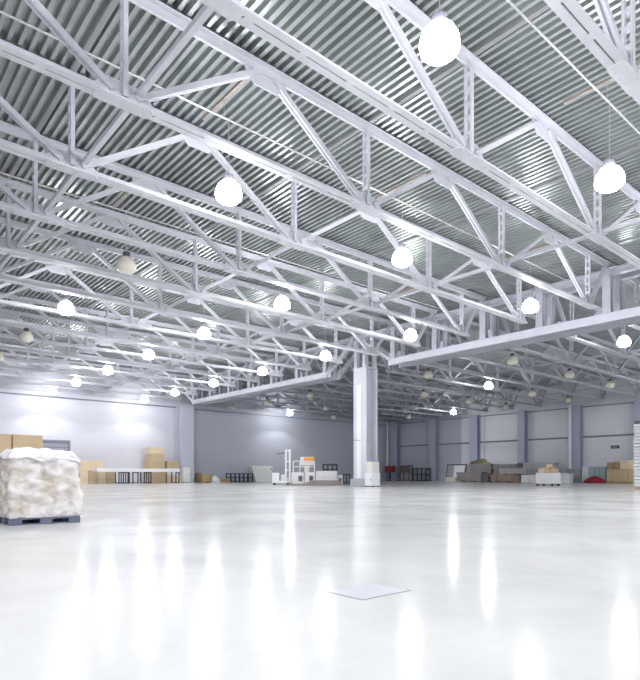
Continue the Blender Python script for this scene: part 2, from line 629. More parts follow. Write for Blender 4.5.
# pilasters along the back wall
names = ['grey pilaster in the far corner behind the red box', 'grey pilaster between the black cage and the leaning boards',
         'blue grey pilaster behind the bundles of boards', 'grey pilaster left of the white trolley',
         'grey pilaster on a plinth beside the red tarpaulin', 'grey pilaster behind the pale stack at right']
for k, (a, b) in enumerate(((389, 397), (428.5, 435.5), (469.5, 477), (517.5, 524.5), (571, 580), (634, 644))):
    yq = YF - 1.0
    xa, xb = on_y(a, yq)[0], on_y(b, yq)[0]
    t = thing('wall_pilaster', names[k], 'pilaster', ((xa + xb) / 2, YF, 0), 0, 'pilasters along the back wall')
    hw = (xb - xa) / 2
    MB().box(-hw, hw, -1.0, -.94, 0, 9.9).build('flange', M['pilaster'], t)
    MB().box(-hw, hw, -.21, -.15, 0, 9.9).build('back_flange', M['pilaster'], t)
    MB().box(-.05, .05, -.94, -.21, 0, 9.9).build('web', M['pilaster'], t)
    if k == 4:
        MB().box(-hw - .35, hw + .25, -1.3, -.25, 0, 1.75).build('plinth', M['concrete'], t, bevel=.02)


def pipe(px0, Yp, r, z0, z1, label, m):
    x = on_y(px0, Yp)[0]
    o = MB().tube((0, 0, 0), (0, 0, z1 - z0), r).build('riser_pipe', m)
    o.location = (x, Yp, z0)
    return tag(o, label, 'pipe')


pipe(387.5, 71.05, .14, 2.5, 9.8, 'white riser pipe in the far corner above the red box', M['white'])
pipe(569.8, YF - 1.45, .2, 1.76, 9.9, 'bright white riser pipe on the pilaster beside the red tarpaulin', M['white'])
pipe(484, YF - .35, .05, .01, 9.6, 'thin grey drop pipe on the back wall above the bundles', M['galv'])

# ------------------------------------------------------------------ lamps
ZL = 9.69
LX = [-7.1 - 8.03 * k for k in range(7)] + [-62.9]
LYN = [9.3, 17.4, 27.4]
LYF = [39.3, 48.6, 56.9, 65.0]
SPOT_W = 690.0


def make_lamp(label, lit, loc):
    t = thing('high_bay_lamp', label, 'ceiling lamp', loc, 0, 'high bay lamps')
    prof = [(.19, .30), (.30, .2), (.38, .05), (.41, -.1), (.385, -.22), (.29, -.31), (.12, -.36)]
    MB().lathe(prof, n=18).build('bowl', M['lamp_on'] if lit else M['lamp_off'], t, smooth=True)
    MB().lathe([(.1, .31), (.15, .32), (.15, .5), (.1, .52)], n=12).build('ballast_housing', M['darkgrey'], t)
    MB().tube((0, 0, .52), (0, 0, 2.178), .014, 6).build('hanger_rod', M['galv'], t)
    return t


def spot(loc, w):
    ld = bpy.data.lights.new('lamp_beam', 'SPOT')
    ld.energy = w
    ld.color = (.97, .98, 1.0)
    ld.spot_size = math.radians(124)
    ld.spot_blend = .12
    ld.shadow_soft_size = .3
    o = bpy.data.objects.new('lamp_beam', ld)
    COL.objects.link(o)
    o.location = (loc[0], loc[1], loc[2] - .42)
    return o


off_near = {(2, 0), (4, 0), (5, 0)}
lit_far = {(1, 0), (3, 1), (5, 3), (7, 1)}
protos = {}


def seen(x, y):
    Z = -SA * x + CA * y
    if Z < 1:
        return False
    px = 320 + F * (CA * x + SA * y) / Z
    py = YH - (ZL - HC) * F / Z
    return -8 < px < 648 and py > -10


def put_lamp(x, y, lit, label):
    if lit in protos:
        dup(protos[lit], (x, y, ZL), label)
    else:
        protos[lit] = make_lamp(label, lit, (x, y, ZL))
    if lit:
        spot((x, y, ZL), SPOT_W)


rows = ['front', 'second', 'third']
for j, yy in enumerate(LYN):
    n = 0
    for k, xx in enumerate(LX):
        lit = (k, j) not in off_near
        if seen(xx, yy):
            put_lamp(xx, yy, lit, f"{'glowing' if lit else 'unlit cream'} bowl lamp in the {rows[j]} lamp row, {ORD[n]} from the right")
            n += 1
        elif xx < -60 and yy < 12:
            continue
        else:
            put_lamp(xx, yy, True, f'glowing bowl lamp beyond the right edge at the end of the {rows[j]} row')
rowsf = ['first', 'second', 'third', 'last']
for j, yy in enumerate(LYF):
    n = 0
    for k, xx in enumerate(LX):
        lit = (k, j) in lit_far
        if seen(xx, yy):
            put_lamp(xx, yy, lit, f"{'glowing' if lit else 'unlit cream'} bowl lamp in the {rowsf[j]} row beyond the girder, {ORD[n]} from the right")
            n += 1
for n, (xx, yy) in enumerate(((-7.1, 56.9), (-15.1, 56.9), (-15.1, 65.0), (-7.1, 65), (.9, 65), (.9, 57), (8.9, 57), (8.9, 65))):  # unseen lit lamps, added to brighten the right part of the back wall
    if not seen(xx, yy):
        put_lamp(xx, yy, True, f'glowing bowl lamp added outside the right edge to brighten the far hall, {ORD[n]}')
# unseen lamps like the rest, added behind and beside the viewer to light the foreground
for n, (xx, yy) in enumerate(((.9, 9.3), (.9, 17.4), (.9, 1.2), (-7.1, 1.2), (9, 9.3), (-7.1, -5), (.9, 27.4), (9, 20))):
    put_lamp(xx, yy, True, f'glowing bowl lamp added outside the picture, {ORD[n]} behind the viewer')

# conduits the lamps hang from, one along each lamp line
for k, xx in enumerate(LX):
    cd = MB()
    y0, y1 = YN + .3, GY - .8
    t = thing('lamp_conduit', f'thin grey conduit under the deck of the near hall, {ORD[k]} from the right', 'conduit', (xx, 0, 11.9), 0, 'lamp conduits')
    MB().tube((0, y0, 0), (0, y1, 0), .028, 8).build('conduit', M['galv'], t)
    for yy in LYN:
        MB().box(-1.3, 1.3, yy - .2, yy - .12, .55, .64).build('mounting_bar', M['bar'], t)
        MB().tube((0, yy - .16, .02), (0, yy - .16, .58), .012, 6).build('hanger', M['galv'], t)

# cable tray
tr = thing('cable_tray', 'beige cable tray running between the trusses on the left', 'cable tray', (-28.1, 0, 10.95))
MB().box(-.22, .22, -2, 31, 0, .02).box(-.22, -.2, -2, 31, .02, .12).box(.2, .22, -2, 31, .02, .12).build('tray', M['cream'], tr)
for yy in range(0, 31, 3):
    MB().tube((-.18, yy, .1), (-.18, yy, 1.85), .012, 6).build('hanger', M['galv'], tr)


# ------------------------------------------------------------------ goods
def carton(name, label, cx, cy, z0, sx, sy, sz, m, rz=0, group=None, tape=True, cat='box'):
    t = thing(name, label, cat, (cx, cy, z0), rz, group)
    MB().box(-sx / 2, sx / 2, -sy / 2, sy / 2, 0, sz).build('body', m, t, bevel=min(.012, sz * .05))
    if tape:
        MB().box(-.03 - .002, .03, -sy / 2 - .003, sy / 2 + .003, sz * .72, sz + .003).build('tape', M['tape'], t)
    return t


def pallet(name, label, cx, cy, sx, sy, m, rz=0, h=.144, group=None, bw=.15):
    """sx, sy: footprint; openings show on the long side"""
    t = thing(name, label, 'pallet', (cx, cy, 0), rz, group)
    top = MB()
    n = max(5, int(sx / .16))
    for k in range(n if bw < .18 else 1):
        w_ = sx / n if bw < .18 else sx
        top.box(-sx / 2 + k * w_, -sx / 2 + (k + 1) * w_ - .012, -sy / 2, sy / 2, h - .024, h)
    for yy in (-sy / 2, -.06, sy / 2 - .12):
        top.box(-sx / 2, sx / 2 - .012, yy, yy + .12, h - .044, h - .023)
    top.build('deck', m, t)
    for yy in (-sy / 2 + .08, 0, sy / 2 - .08):
        MB().box(-sx / 2, sx / 2, yy - .06, yy + .06, 0, .022).build('skid', m, t)
        for xx in (-sx / 2 + bw / 2 + .005, 0, sx / 2 - bw / 2 - .005):
            MB().box(xx - bw / 2, xx + bw / 2, yy - .075, yy + .075, .021, h - .043).build('block', m, t)
    return t


# --- the wrapped pallet in the left foreground (front face along y, turned to the walls)
Z0 = HC * F / (526 - YH)
X0, Y0 = at(9.5, Z0)
LP, DP = 1.225, 1.0
pc = (X0 - DP / 2, Y0 + LP / 2)
t = pallet('plastic_pallet', 'slate grey pallet under the wrapped load on the left', pc[0], pc[1], LP, DP, M['plastic_pallet'], PI / 2, .144, None, .2)
# cartons seen through the film
rows_c = [  # y0, y1, z0, z1, material (relative to the front left corner)
    (.01, .40, .146, .52, 'card'), (.40, .80, .146, .50, 'card_pale'), (.80, 1.24, .146, .60, 'card'),
    (.02, .44, .525, .92, 'card_pale'), (.44, .82, .505, .90, 'card'), (.82, 1.19, .605, .93, 'card_pale'),
    (.03, .60, .925, 1.19, 'card'), (.605, 1.16, .935, 1.17, 'card_pale')]
desc = ['bottom left', 'bottom middle', 'bottom right', 'middle left', 'centre', 'middle right', 'top left', 'top right']
for (a, b, c0, c1, mm), ds in zip(rows_c, desc):
    ins = random.uniform(.02, .05)
    for dx, front in ((0, True),):
        carton('cardboard_box', f'{"pale" if mm == "card_pale" else "tan"} cardboard box under clear film, {ds} of the wrapped pallet',
               X0 - ins - .46, Y0 + (a + b) / 2, c0, .92, b - a - .012, c1 - c0 - .006, M[mm], 0, 'cartons in the film-wrapped load', False)


def wrap(name, label, m):
    """irregular film shell that follows the stepped load"""
    bm = bmesh.new()
    nz, per = 30, 96
    rings = []
    zs = [.13 + (1.31 - .13) * i / (nz - 1) for i in range(nz)]
    for z in zs:
        top = max(0, (z - 1.18) / .13)
        yl, yr = 0.0, LP + .035
        if z > .62:
            yr = LP - .0 - .03 * min(1, (z - .62) / .1)
        if z > .93:
            yr -= .03 * min(1, (z - .93) / .08)
        yl += .02 * (z > .9)
        f, bk = 0.0, -DP
        pr = []
        shrink = .05 * top * top
        for i in range(per):
            u = i / per * 4
            e = int(u)
            v = u - e
            if e == 0:
                p = (f - shrink, yl + shrink + v * (yr - yl - 2 * shrink))
            elif e == 1:
                p = (f - shrink + v * (bk - f + 2 * shrink), yr - shrink)
            elif e == 2:
                p = (bk + shrink, yr - shrink - v * (yr - yl - 2 * shrink))
            else:
                p = (bk + shrink + v * (f - bk - 2 * shrink), yl + shrink)
            wob = .011 * math.sin(u * 9 + z * 23) + .009 * math.sin(u * 23 - z * 41) + random.uniform(-.006, .006)
            nx, ny = [(1, 0), (0, 1), (-1, 0), (0, -1)][e]
            pr.append(bm.verts.new((p[0] + nx * wob + .012 * nx, p[1] + ny * wob + .012 * ny, z)))
        rings.append(pr)
    for a, b in zip(rings, rings[1:]):
        for i in range(per):
            bm.faces.new((a[i], a[(i + 1) % per], b[(i + 1) % per], b[i]))
    mb = MB()
    mb.bm.free()
    mb.bm = bm
    o = mb.build('stretch_wrap', m, None, smooth=True)
    o.location = (X0, Y0, 0)
    return tag(o, label, 'plastic wrap')


wrap('stretch_wrap', 'clear stretch film wound around the pallet load on the left', M['film'])
# white foam hood on top: a soft pillow shape with drooping rim
bm = bmesh.new()
nx, ny = 22, 28
grid = []
for i in range(nx + 1):
    r_ = []
    for j in range(ny + 1):
        u, v = i / nx * 2 - 1, j / ny * 2 - 1
        e = max(abs(u), abs(v))
        z = 1.395 + .02 * math.sin(u * 5 + v * 3) + .012 * math.sin(v * 11) - .16 * max(0, e - .8) / .2 * (1 + .14 * math.sin(7 * v + 2 * u))
        z -= .05 * max(0, v - .2)
        r_.append(bm.verts.new((-DP / 2 + u * (DP / 2 + .01), LP / 2 + v * (LP / 2 + .005) - .012, z + random.uniform(-.005, .005))))
    grid.append(r_)
for i in range(nx):
    for j in range(ny):
        bm.faces.new((grid[i][j], grid[i + 1][j], grid[i + 1][j + 1], grid[i][j + 1]))
ret = bmesh.ops.extrude_face_region(bm, geom=list(bm.faces))
for v in ret['geom']:
    if isinstance(v, bmesh.types.BMVert):
        v.co.z -= .05
mb = MB()
mb.bm.free()
mb.bm = bm
o = mb.build('foam_cover', M['foam'], None, smooth=True)
o.location = (X0, Y0, 0)
tag(o, 'white puffed plastic sheet lying over the top of the wrapped load', 'cover sheet')

# cartons stacked on a second pallet right behind
xb = X0 - DP - .55
pallet('wooden_pallet', 'wooden pallet hidden behind the wrapped load', xb - .5, 2.55, 1.0, 1.7, M['wood'])
yA, yS, yB = 1.65, on_x(12, xb)[0], on_x(43, xb)[0]
zt_ = 1.74
for (a, b, nm) in ((yA, yS, 'left'), (yS + .01, yB, 'right')):
    carton('cardboard_box', f'large tan cardboard box behind the wrapped load, lower {nm}', xb - .45, (a + b) / 2, .146, .9, b - a - .012, .80, M['card'], 0, 'cartons behind the wrapped load')
    carton('cardboard_box', f'tan cardboard box rising above the wrapped load, top {nm}', xb - .45, (a + b) / 2, .948, .9, b - a - .012, zt_ - .948, M['card'], 0, 'cartons behind the wrapped load')


# --- generic helpers for things standing along the walls
def lbox(px0, px1, ytop, X, depth, ybot=None):
    """footprint of a thing whose front stands in the plane x = X and runs along y"""
    ya_, za = on_x(px0, X)
    yb_, zb = on_x(px1, X)
    zm = (za + zb) / 2
    top = hz(ytop, zm)
    bot = 0 if ybot is None else hz(ybot, zm)
    return X - depth / 2, (ya_ + yb_) / 2, bot, depth, yb_ - ya_, top - bot


def fbox(px0, px1, ytop, Y, depth, ybot=None):
    xa_, za = on_y(px0, Y)
    xb_, zb = on_y(px1, Y)
    zm = (za + zb) / 2
    top = hz(ytop, zm)
    bot = 0 if ybot is None else hz(ybot, zm)
    return (xa_ + xb_) / 2, Y + depth / 2, bot, xb_ - xa_, depth, top - bot


# left wall: cartons beside the wrapped pallet
XA = -63.0
tops = [('cardboard_box', 80, 88.5), ('cardboard_box', 88.7, 97.5), ('cardboard_box', 97.7, 106), ('cardboard_box', 106.2, 114.5)]
for k, (nm, a, b) in enumerate(tops):
    q = lbox(a, b, 470.3, XA, 1.8)
    carton(nm, f'tan carton in the low row by the left wall, {ORD[k]} from the left', *q[:2], 0, q[3], q[4] - .02, q[5], M['card' if k % 2 else 'card_pale'], 0, 'low row of cartons by the left wall')
q0 = q[5]
q = lbox(79, 103, 460.5, XA - .8, .98)
carton('long_box', 'long pale flat carton lying on the low row by the left wall', q[0], q[1], q0 + .006, q[3], q[4], q[5] - q0 - .006, M['card_pale'])

# long white bench with black trestles
XB = -60.8
ya_, zz = on_x(97, XB)
yb_, _ = on_x(180, XB)
zt1 = hz(468.4, 62)
tbk = thing('long_bench', 'long white bench on black trestles in front of the carton tower', 'bench', (XB, 0, 0))
MB().box(-1.4, 0, ya_, yb_, zt1 - .38, zt1).build('bench_top', M['white'], tbk, bevel=.02)
for k, (a, b) in enumerate(((119, 128), (133, 138), (144.5, 151), (176, 179))):
    y0, y1 = on_x(a, XB - .2)[0], on_x(b, XB - .2)[0]
    tz = zt1 - .38
    fr = MB()
    nb = 5 if k == 0 else (2 if k in (1, 3) else 4)
    for i in range(nb):
        yy = y0 + (y1 - y0) * i / max(1, nb - 1)
        fr.box(-.26, -.16, yy - .05, yy + .05, 0, tz)
    fr.box(-.25, -.17, y0, y1, tz - .12, tz - .01)
    fr.box(-.25, -.17, y0, y1, .06, .14)
    fr.box(-1.3, -.2, y0 - .04, y0 + .04, .06, .14)
    fr.box(-1.3, -1.2, y0 - .05, y0 + .05, 0, tz)
    fr.build('trestle', M['dark'], tbk)

# carton tower and its neighbour
XT = -63.2
lv = [(150, 165.5, 482.6, 468.3, 'card'), (149.5, 165, 468.3, 460.5, 'card'), (151, 164.5, 460.5, 453.5, 'card'), (151, 164, 453.5, 447.2, 'card_pale')]
zb0 = 0
where = ['bottom', 'second', 'third', 'topmost']
for k, (a, b, yb_, yt_, mm) in enumerate(lv):
    q = lbox(a, b, yt_, XT, 1.6)
    carton('cardboard_box', f'tan carton in the tall tower by the left wall, {where[k]} of four', q[0], q[1], zb0, q[3], q[4], q[5] - zb0 - .004, M[mm], 0, 'carton tower by the left wall')
    zb0 = q[5]
lv = [(167.3, 181, 475, 'card_pale'), (167.3, 179.5, 468.2, 'white'), (167.3, 178.5, 461, 'card')]
zb0 = 0
lab = ['tan carton on the floor right of the carton tower', 'white carton between two tan ones right of the tower', 'tan carton topmost of the short stack beside the tower']
for k, (a, b, yt_, mm) in enumerate(lv):
    q = lbox(a, b, yt_, XT, 1.5)
    carton('cardboard_box', lab[k], q[0], q[1], zb0, q[3], q[4], q[5] - zb0 - .004, M[mm], 0, 'short stack beside the carton tower', mm != 'white')
    zb0 = q[5]


def cabinet(label, cx, cy, sx, sy, sz, m=None, rz=0, face='y', cat='cabinet', name='cabinet', split=1, z0=0.0, side=1):
    """metal cabinet: body, feet, door panels and handles on the side facing -y (or +x)"""
    m = m or M['white']
    t = thing(name, label, cat, (cx, cy, z0), rz)
    MB().box(-sx / 2, sx / 2, -sy / 2, sy / 2, .06, sz).build('body', m, t, bevel=.015)
    for ax in (-1, 1):
        for ay in (-1, 1):
            MB().box(ax * (sx / 2 - .08) - .05, ax * (sx / 2 - .08) + .05, ay * (sy / 2 - .08) - .05, ay * (sy / 2 - .08) + .05, 0, .065).build('foot', M['dark'], t)
    for k in range(split):
        if face == 'y':
            w_ = sx / split
            x0 = -sx / 2 + k * w_
            d_ = MB().box(x0 + .03, x0 + w_ - .03, -sy / 2 - .02, -sy / 2 + .01, .1, sz - .04).build('door', m, t)
            MB().box(x0 + w_ - .12, x0 + w_ - .09, -sy / 2 - .05, -sy / 2 - .015, sz * .45, sz * .6).build('handle', M['darkgrey'], d_)
        else:
            w_ = sy / split
            y0 = -sy / 2 + k * w_
            d_ = MB().box(sx / 2 - .01, sx / 2 + .02, y0 + .03, y0 + w_ - .03, .1, sz - .04).build('door', m, t)
            MB().box(sx / 2 + .015, sx / 2 + .05, y0 + w_ - .12, y0 + w_ - .09, sz * .45, sz * .6).build('handle', M['darkgrey'], d_)
    return t


q = lbox(184, 190.5, 467.3, -62.8, .7)
cabinet('narrow white cabinet standing against the wide wall column', q[0], q[1], q[3], q[4], q[5], face='x')

# left wall of the far hall
XF = -63.6
q = lbox(201, 211, 474, XF, 1.6)
cr = thing('wooden_crate', 'low open wooden crate right of the wide wall column', 'crate', (q[0], q[1], 0))
sx, sy, sz = q[3], q[4], q[5]
MB().box(sx / 2 - .08, sx / 2, -sy / 2, sy / 2, .1, sz).build('front_board', M['wood'], cr)
MB().box(-sx / 2, -sx / 2 + .08, -sy / 2, sy / 2, .1, sz).build('back_board', M['wood'], cr)
MB().box(-sx / 2, sx / 2, -sy / 2, -sy / 2 + .08, .1, sz * 1.15).build('side_board', M['wood'], cr)
MB().box(-sx / 2, sx / 2, sy / 2 - .08, sy / 2, .1, sz * .8).build('side_board', M['wood'], cr)
MB().box(-sx / 2, sx / 2, -sy / 2, sy / 2, .05, .12).build('bottom_board', M['wood'], cr)
for s in (-1, 1):
    MB().box(-sx / 2, sx / 2, s * sy * .4 - .08, s * sy * .4 + .08, 0, .06).build('skid', M['wood'], cr)


def lump(name, label, cat, cx, cy, z0, sx, sy, sz, m, rz=0, rough=.15, seed=1):
    """a soft heap: a dome with folds"""
    rnd = random.Random(seed)
    bm = bmesh.new()
    nr, ns = 9, 36
    ph = [rnd.uniform(0, 6) for _ in range(6)]
    rings = []
    for i in range(nr):
        f = i / nr
        ring = []
        for j in range(ns):
            a = 2 * PI * j / ns
            wv = 1 + rough * (math.sin(3 * a + ph[0]) * .5 + math.sin(5 * a + ph[1] + f * 4) * .4 + math.sin(9 * a + ph[2] + f * 9) * .25)
            rr = (1 - f ** 1.6) * wv
            z = sz * (f ** .75) * (1 + rough * .6 * math.sin(4 * a + ph[3]) * (1 - f))
            ring.append(bm.verts.new((sx / 2 * rr * math.cos(a), sy / 2 * rr * math.sin(a), z)))
        rings.append(ring)
    for a, b in zip(rings, rings[1:]):
        for j in range(ns):
            bm.faces.new((a[j], a[(j + 1) % ns], b[(j + 1) % ns], b[j]))
    tv = bm.verts.new((0, 0, sz))
    for j in range(ns):
        bm.faces.new((rings[-1][j], rings[-1][(j + 1) % ns], tv))
    bm.faces.new(rings[0])
    mb = MB()
    mb.bm.free()
    mb.bm = bm
    o = mb.build(name, m, None, smooth=True)
    o.location = (cx, cy, z0)
    o.rotation_euler = (0, 0, rz)
    return tag(o, label, cat)


q = lbox(211.5, 224, 475.5, XF, 1.5)
lump('wrapped_bundle', 'white wrapped bundle lying beside the low wooden crate', 'bundle', q[0], q[1], 0, q[3], q[4] * .95, q[5], M['foam'], seed=4)
q = lbox(224.5, 231, 478, XF, 1.5)
pl = thing('plank_pile', 'short pile of pale planks by the left wall', 'plank pile', (q[0], q[1], 0))
for k in range(4):
    MB().box(-q[3] / 2 + .05 * k, q[3] / 2 - .07 * k, -q[4] / 2, q[4] / 2 - .12 * k, k * q[5] / 4, (k + .9) * q[5] / 4).build('plank', M['wood'], pl)


def rack(name, label, cx, cy, sx, sy, sz, m, bays, levels, rz=0, cat='rack', r=.05, z0=0, fill=None):
    """open steel frame: posts, level rails, mesh floor"""
    t = thing(name, label, cat, (cx, cy, z0), rz)
    for yy in (-sy / 2 + r, sy / 2 - r):
        for k in range(bays + 1):
            xx = -sx / 2 + r + (sx - 2 * r) * k / bays
            MB().box(xx - r, xx + r, yy - r, yy + r, 0, sz).build('post', m, t)
        for l in range(levels + 1):
            zz = .12 + (sz - .12 - r) * l / levels
            MB().box(-sx / 2, sx / 2, yy - r * .8, yy + r * .8, zz - r, zz + r).build('rail', m, t)
    for xx in (-sx / 2 + r, sx / 2 - r):
        for l in range(levels + 1):
            zz = .12 + (sz - .12 - r) * l / levels
            MB().box(xx - r * .8, xx + r * .8, -sy / 2, sy / 2, zz - r * .9, zz + r * .9).build('cross_rail', m, t)
    MB().box(-sx / 2 + r, sx / 2 - r, -sy / 2 + r, sy / 2 - r, .1, .15).build('shelf', fill or m, t)
    return t


q = lbox(231, 253, 473.3, XF, 1.3)
rack('steel_rack', 'low black steel frame on the floor left of the ribbed white panels', q[0], q[1], q[4], q[3], q[5], M['dark'], 5, 2, PI / 2)
q = lbox(256, 277, 466, XF, 1.6)
lp = thing('panel_stack', 'white ribbed panels leaning against the dim left wall', 'panels', (q[0], q[1], 0))
for k in range(3):
    p0 = Vector((.75 - .3 * k, 0, .02))
    p1 = Vector((-.35 - .3 * k, 0, q[5] - .05 * k))
    m_ = MB()
    hw = q[4] / 2
    m_.bar(p0, p1, q[4], .1, up=(0, 1, 0))
    m_.build('panel', M['panel_white'], lp)


# --- group of machines left of the column
def W(px, Z):
    x, y_ = at(px, Z)
    return x, y_


ZG = 53.0
s = ZG / F                     # metres per pixel there
# mast lift
x, y_ = W(281.5, ZG)
ml = thing('mast_lift', 'tall white mast lift standing left of the machine cabinets', 'lift', (x, y_, 0), FACE)
h = hz(449.5, ZG)
for xx in (.42, .78):
    MB().box(xx - .08, xx + .08, -.1, .1, .2, h).build('mast', M['white'], ml, bevel=.01)
for zz in (.6, 1.4, 2.2, h - .1):
    MB().box(.4, .8, -.07, .07, zz - .06, zz + .06).build('crossbar', M['white'], ml)
MB().bar((.4, 0, h - .3), (-.42, 0, h - .38), .07, .07, up=(0, 1, 0)).build('arm', M['darkgrey'], ml)
MB().box(-.85, .75, -.4, .4, .18, .42).build('base', M['white'], ml, bevel=.02)
MB().box(-.85, -.2, -.32, .32, .42, 1.15).build('battery_box', M['white'], ml, bevel=.03)
MB().box(.0, .34, -.3, .3, .42, 1.0).build('drive_box', M['white'], ml, bevel=.03)
MB().bar((-.7, 0, 1.15), (-1.0, 0, 1.6), .07, .07, up=(0, 1, 0)).build('tiller', M['darkgrey'], ml)
for xx in (-.65, .6):
    for yy in (-.36, .36):
        MB().bar((xx, yy - .05, .12), (xx, yy + .05, .12), 0, prof=[(.12 * math.cos(i * PI / 6), .12 * math.sin(i * PI / 6)) for i in range(12)], up=(1, 0, 0)).build('wheel', M['dark'], ml)

# flat sheet the machines stand on
x, y_ = W(316, ZG - 1.2)
o = MB().box(-29 * s, 27 * s, -1.2, 1.6, .0, .06).build('floor_sheet', M['wood_brown'])
o.location = (x, y_, 0)
o.rotation_euler = (0, 0, FACE)
tag(o, 'thin brown sheet on the floor under the machine cabinets', 'sheet')
x, y_ = W(323.5, ZG - 1.5)
dk = thing('slab_pile', 'dark grey pile of slabs in front of the machine cabinets', 'slab pile', (x, y_, .062), FACE)
for k in range(3):
    MB().box(-(19.5 - 3 * k) * s, (19.5 - 2.2 * k) * s, -.55 + .05 * k, .2, k * .14, k * .14 + .125).build('slab', M['wood_grey'], dk)


def mcab(label, a, b, ytop, panel=None, dz=0.0):
    Zc = ZG + dz
    x, y_ = W((a + b) / 2, Zc)
    sw = (b - a) * Zc / F
    h_ = hz(ytop, Zc)
    t = cabinet(label, x, y_, sw - .03, .9, h_ - .064, rz=FACE, split=2 if sw > 1.4 else 1, z0=.064, cat='cabinet', name='machine_cabinet')
    if panel:
        MB().box((panel[0] - .5) * sw, (panel[1] - .5) * sw, -.49, -.465, .25 * h_, .68 * h_).build('vent_panel', M['darkgrey'], t)
    return t


mcab('white machine cabinet with a grey vent under the railing, leftmost', 291.5, 304.3, 472.3, (.55, .85))
mcab('white machine cabinet under the orange sign', 304.6, 315.2, 472.3, (.45, .8))
mcab('wide white machine cabinet under the black crate', 315.6, 337.2, 471.0)
mcab('small white machine cabinet with vent at the right end of the row', 337.6, 342.6, 475.3, (.25, .75))
zc = hz(472.2, ZG)
# railing on top of the two left cabinets
x, y_ = W(304, ZG)
rl = thing('guard_railing', 'white guard railing on top of the left machine cabinets', 'railing', (x, y_, zc + .008), FACE)
hr = hz(461, ZG) - zc
for xx in (-10.5 * s, -4 * s, 10.5 * s):
    MB().box(xx - .04, xx + .04, -.44, -.36, 0, hr).build('post', M['white'], rl)
for zz in (.5, 1.0):
    MB().box(-10.5 * s, 10.5 * s, -.43, -.37, hr * zz - .07, hr * zz).build('rail', M['white'], rl)
# drum and signed box behind the rail
x, y_ = W(307, ZG)
dm = MB().lathe([(.26, 0), (.28, .02), (.28, .28), (.29, .3), (.28, .32), (.28, .6), (.24, .62)], n=18).build('steel_drum', M['cream'])
dm.location = (x, y_, zc + .012)
tag(dm, 'small beige drum behind the white guard railing', 'drum')
x, y_ = W(307.3, ZG + .1)
sb = thing('control_box', 'white control box with an orange front above the railing', 'control box', (x, y_, zc + .012 + .63), FACE)
hb = hz(457, ZG) - (zc + .642)
MB().box(-7 * s, 6.8 * s, -.3, .3, .0, hb).build('body', M['white'], sb, bevel=.015)
MB().box(-3.2 * s, 6.6 * s, -.33, -.305, hb - .46, hb - .04).build('orange_plate', M['orange'], sb)
# black crate on the wide cabinet
x, y_ = W(330, ZG + .1)
rack('steel_crate', 'black steel crate standing on the wide machine cabinet', x, y_, 15 * s, .7, hz(464, ZG) - hz(471, ZG), M['dark'], 3, 1, FACE, 'crate', .07, hz(471, ZG) + .01)
x, y_ = W(346.5, ZG + 6)
rack('steel_crate', 'small black steel crate on the floor left of the column plinth', x, y_, .8, .6, hz(474, ZG + 6), M['dark'], 2, 1, FACE, 'crate', .06)

# cabinets at the column
cabinet('square white cabinet on black feet at the base of the column', CX + 1.57, GY + .1, .8, .95, hz(473, 46.8), face='y')
bx = thing('electrical_box', 'cream electrical box on top of the white cabinet by the column', 'electrical box', (CX + 1.54, GY + .15, hz(473, 46.8) + .002))
MB().box(-.34, .36, -.4, .4, 0, hz(462, 46.8) - hz(473, 46.8)).build('body', M['cream'], bx, bevel=.02)
MB().box(-.3, .32, -.42, -.405, .05, hz(462, 46.8) - hz(473, 46.8) - .06).build('lid', M['cream'], bx)

# ------------------------------------------------------------------ along the back wall
YB = 70.6
q = fbox(384.8, 391.8, 466, YB, .9, 471.8)
fb = thing('fire_box', 'dark red fire hose box on a stand in the far corner', 'fire box', (q[0], q[1], 0))
MB().box(-q[3] / 2, q[3] / 2, -.4, .4, q[2], q[2] + q[5]).build('body', M['red'], fb, bevel=.03)
MB().box(-q[3] / 2 + .06, q[3] / 2 - .06, -.43, -.405, q[2] + .08, q[2] + q[5] - .08).build('door', M['red'], fb)
MB().box(-.12, .12, -.12, .12, 0, q[2]).build('stand', M['dark'], fb)
q = fbox(386, 397, 474, YB - 1.3, .7)
ct = thing('hand_cart', 'low blue grey cart in front of the dark red box', 'cart', (q[0], q[1], 0))
MB().box(-q[3] / 2, q[3] / 2, -.35, .35, .22, .32).build('deck', M['blue'], ct)
for xx in (-q[3] / 2 + .05, q[3] / 2 - .05):
    MB().box(xx - .04, xx + .04, -.35, -.27, .32, q[5]).build('post', M['blue'], ct)
MB().box(-q[3] / 2, q[3] / 2, -.34, -.28, q[5] - .08, q[5]).build('push_bar', M['blue'], ct)
for xx in (-q[3] / 2 + .2, q[3] / 2 - .2):
    for yy in (-.25, .25):
        MB().bar((xx, yy - .04, .11), (xx, yy + .04, .11), 0, prof=[(.11 * math.cos(i * PI / 5), .11 * math.sin(i * PI / 5)) for i in range(10)], up=(1, 0, 0)).build('wheel', M['dark'], ct)
M['brown_steel'] = mat('brown_steel', (.16, .12, .11), .6)
q = fbox(399.5, 409, 465.3, YB, 1.0)
r_ = rack('steel_cage', 'brown steel cage with a solid upper panel left of the black cage', q[0], q[1], q[3], q[4], q[5], M['brown_steel'], 1, 2, 0, 'cage', .07)
MB().box(-q[3] / 2 + .08, q[3] / 2 - .08, -q[4] / 2 + .02, -q[4] / 2 + .06, q[5] * .55, q[5] - .1).build('panel', M['brown_steel'], r_)
q = fbox(412.5, 426, 468.2, YB, 1.2)
rack('steel_cage', 'black open steel cage of six bays by the dim back wall', q[0], q[1], q[3], q[4], q[5], M['dark'], 3, 2, 0, 'cage', .07)

# leaning framed boards
q = fbox(444.5, 464, 464.2, YB, .8)
lb_ = thing('framed_panel', 'large black framed grey panel leaning against the back wall', 'panel', (q[0], q[1], 0))
hw, hh = q[3] / 2, q[5]


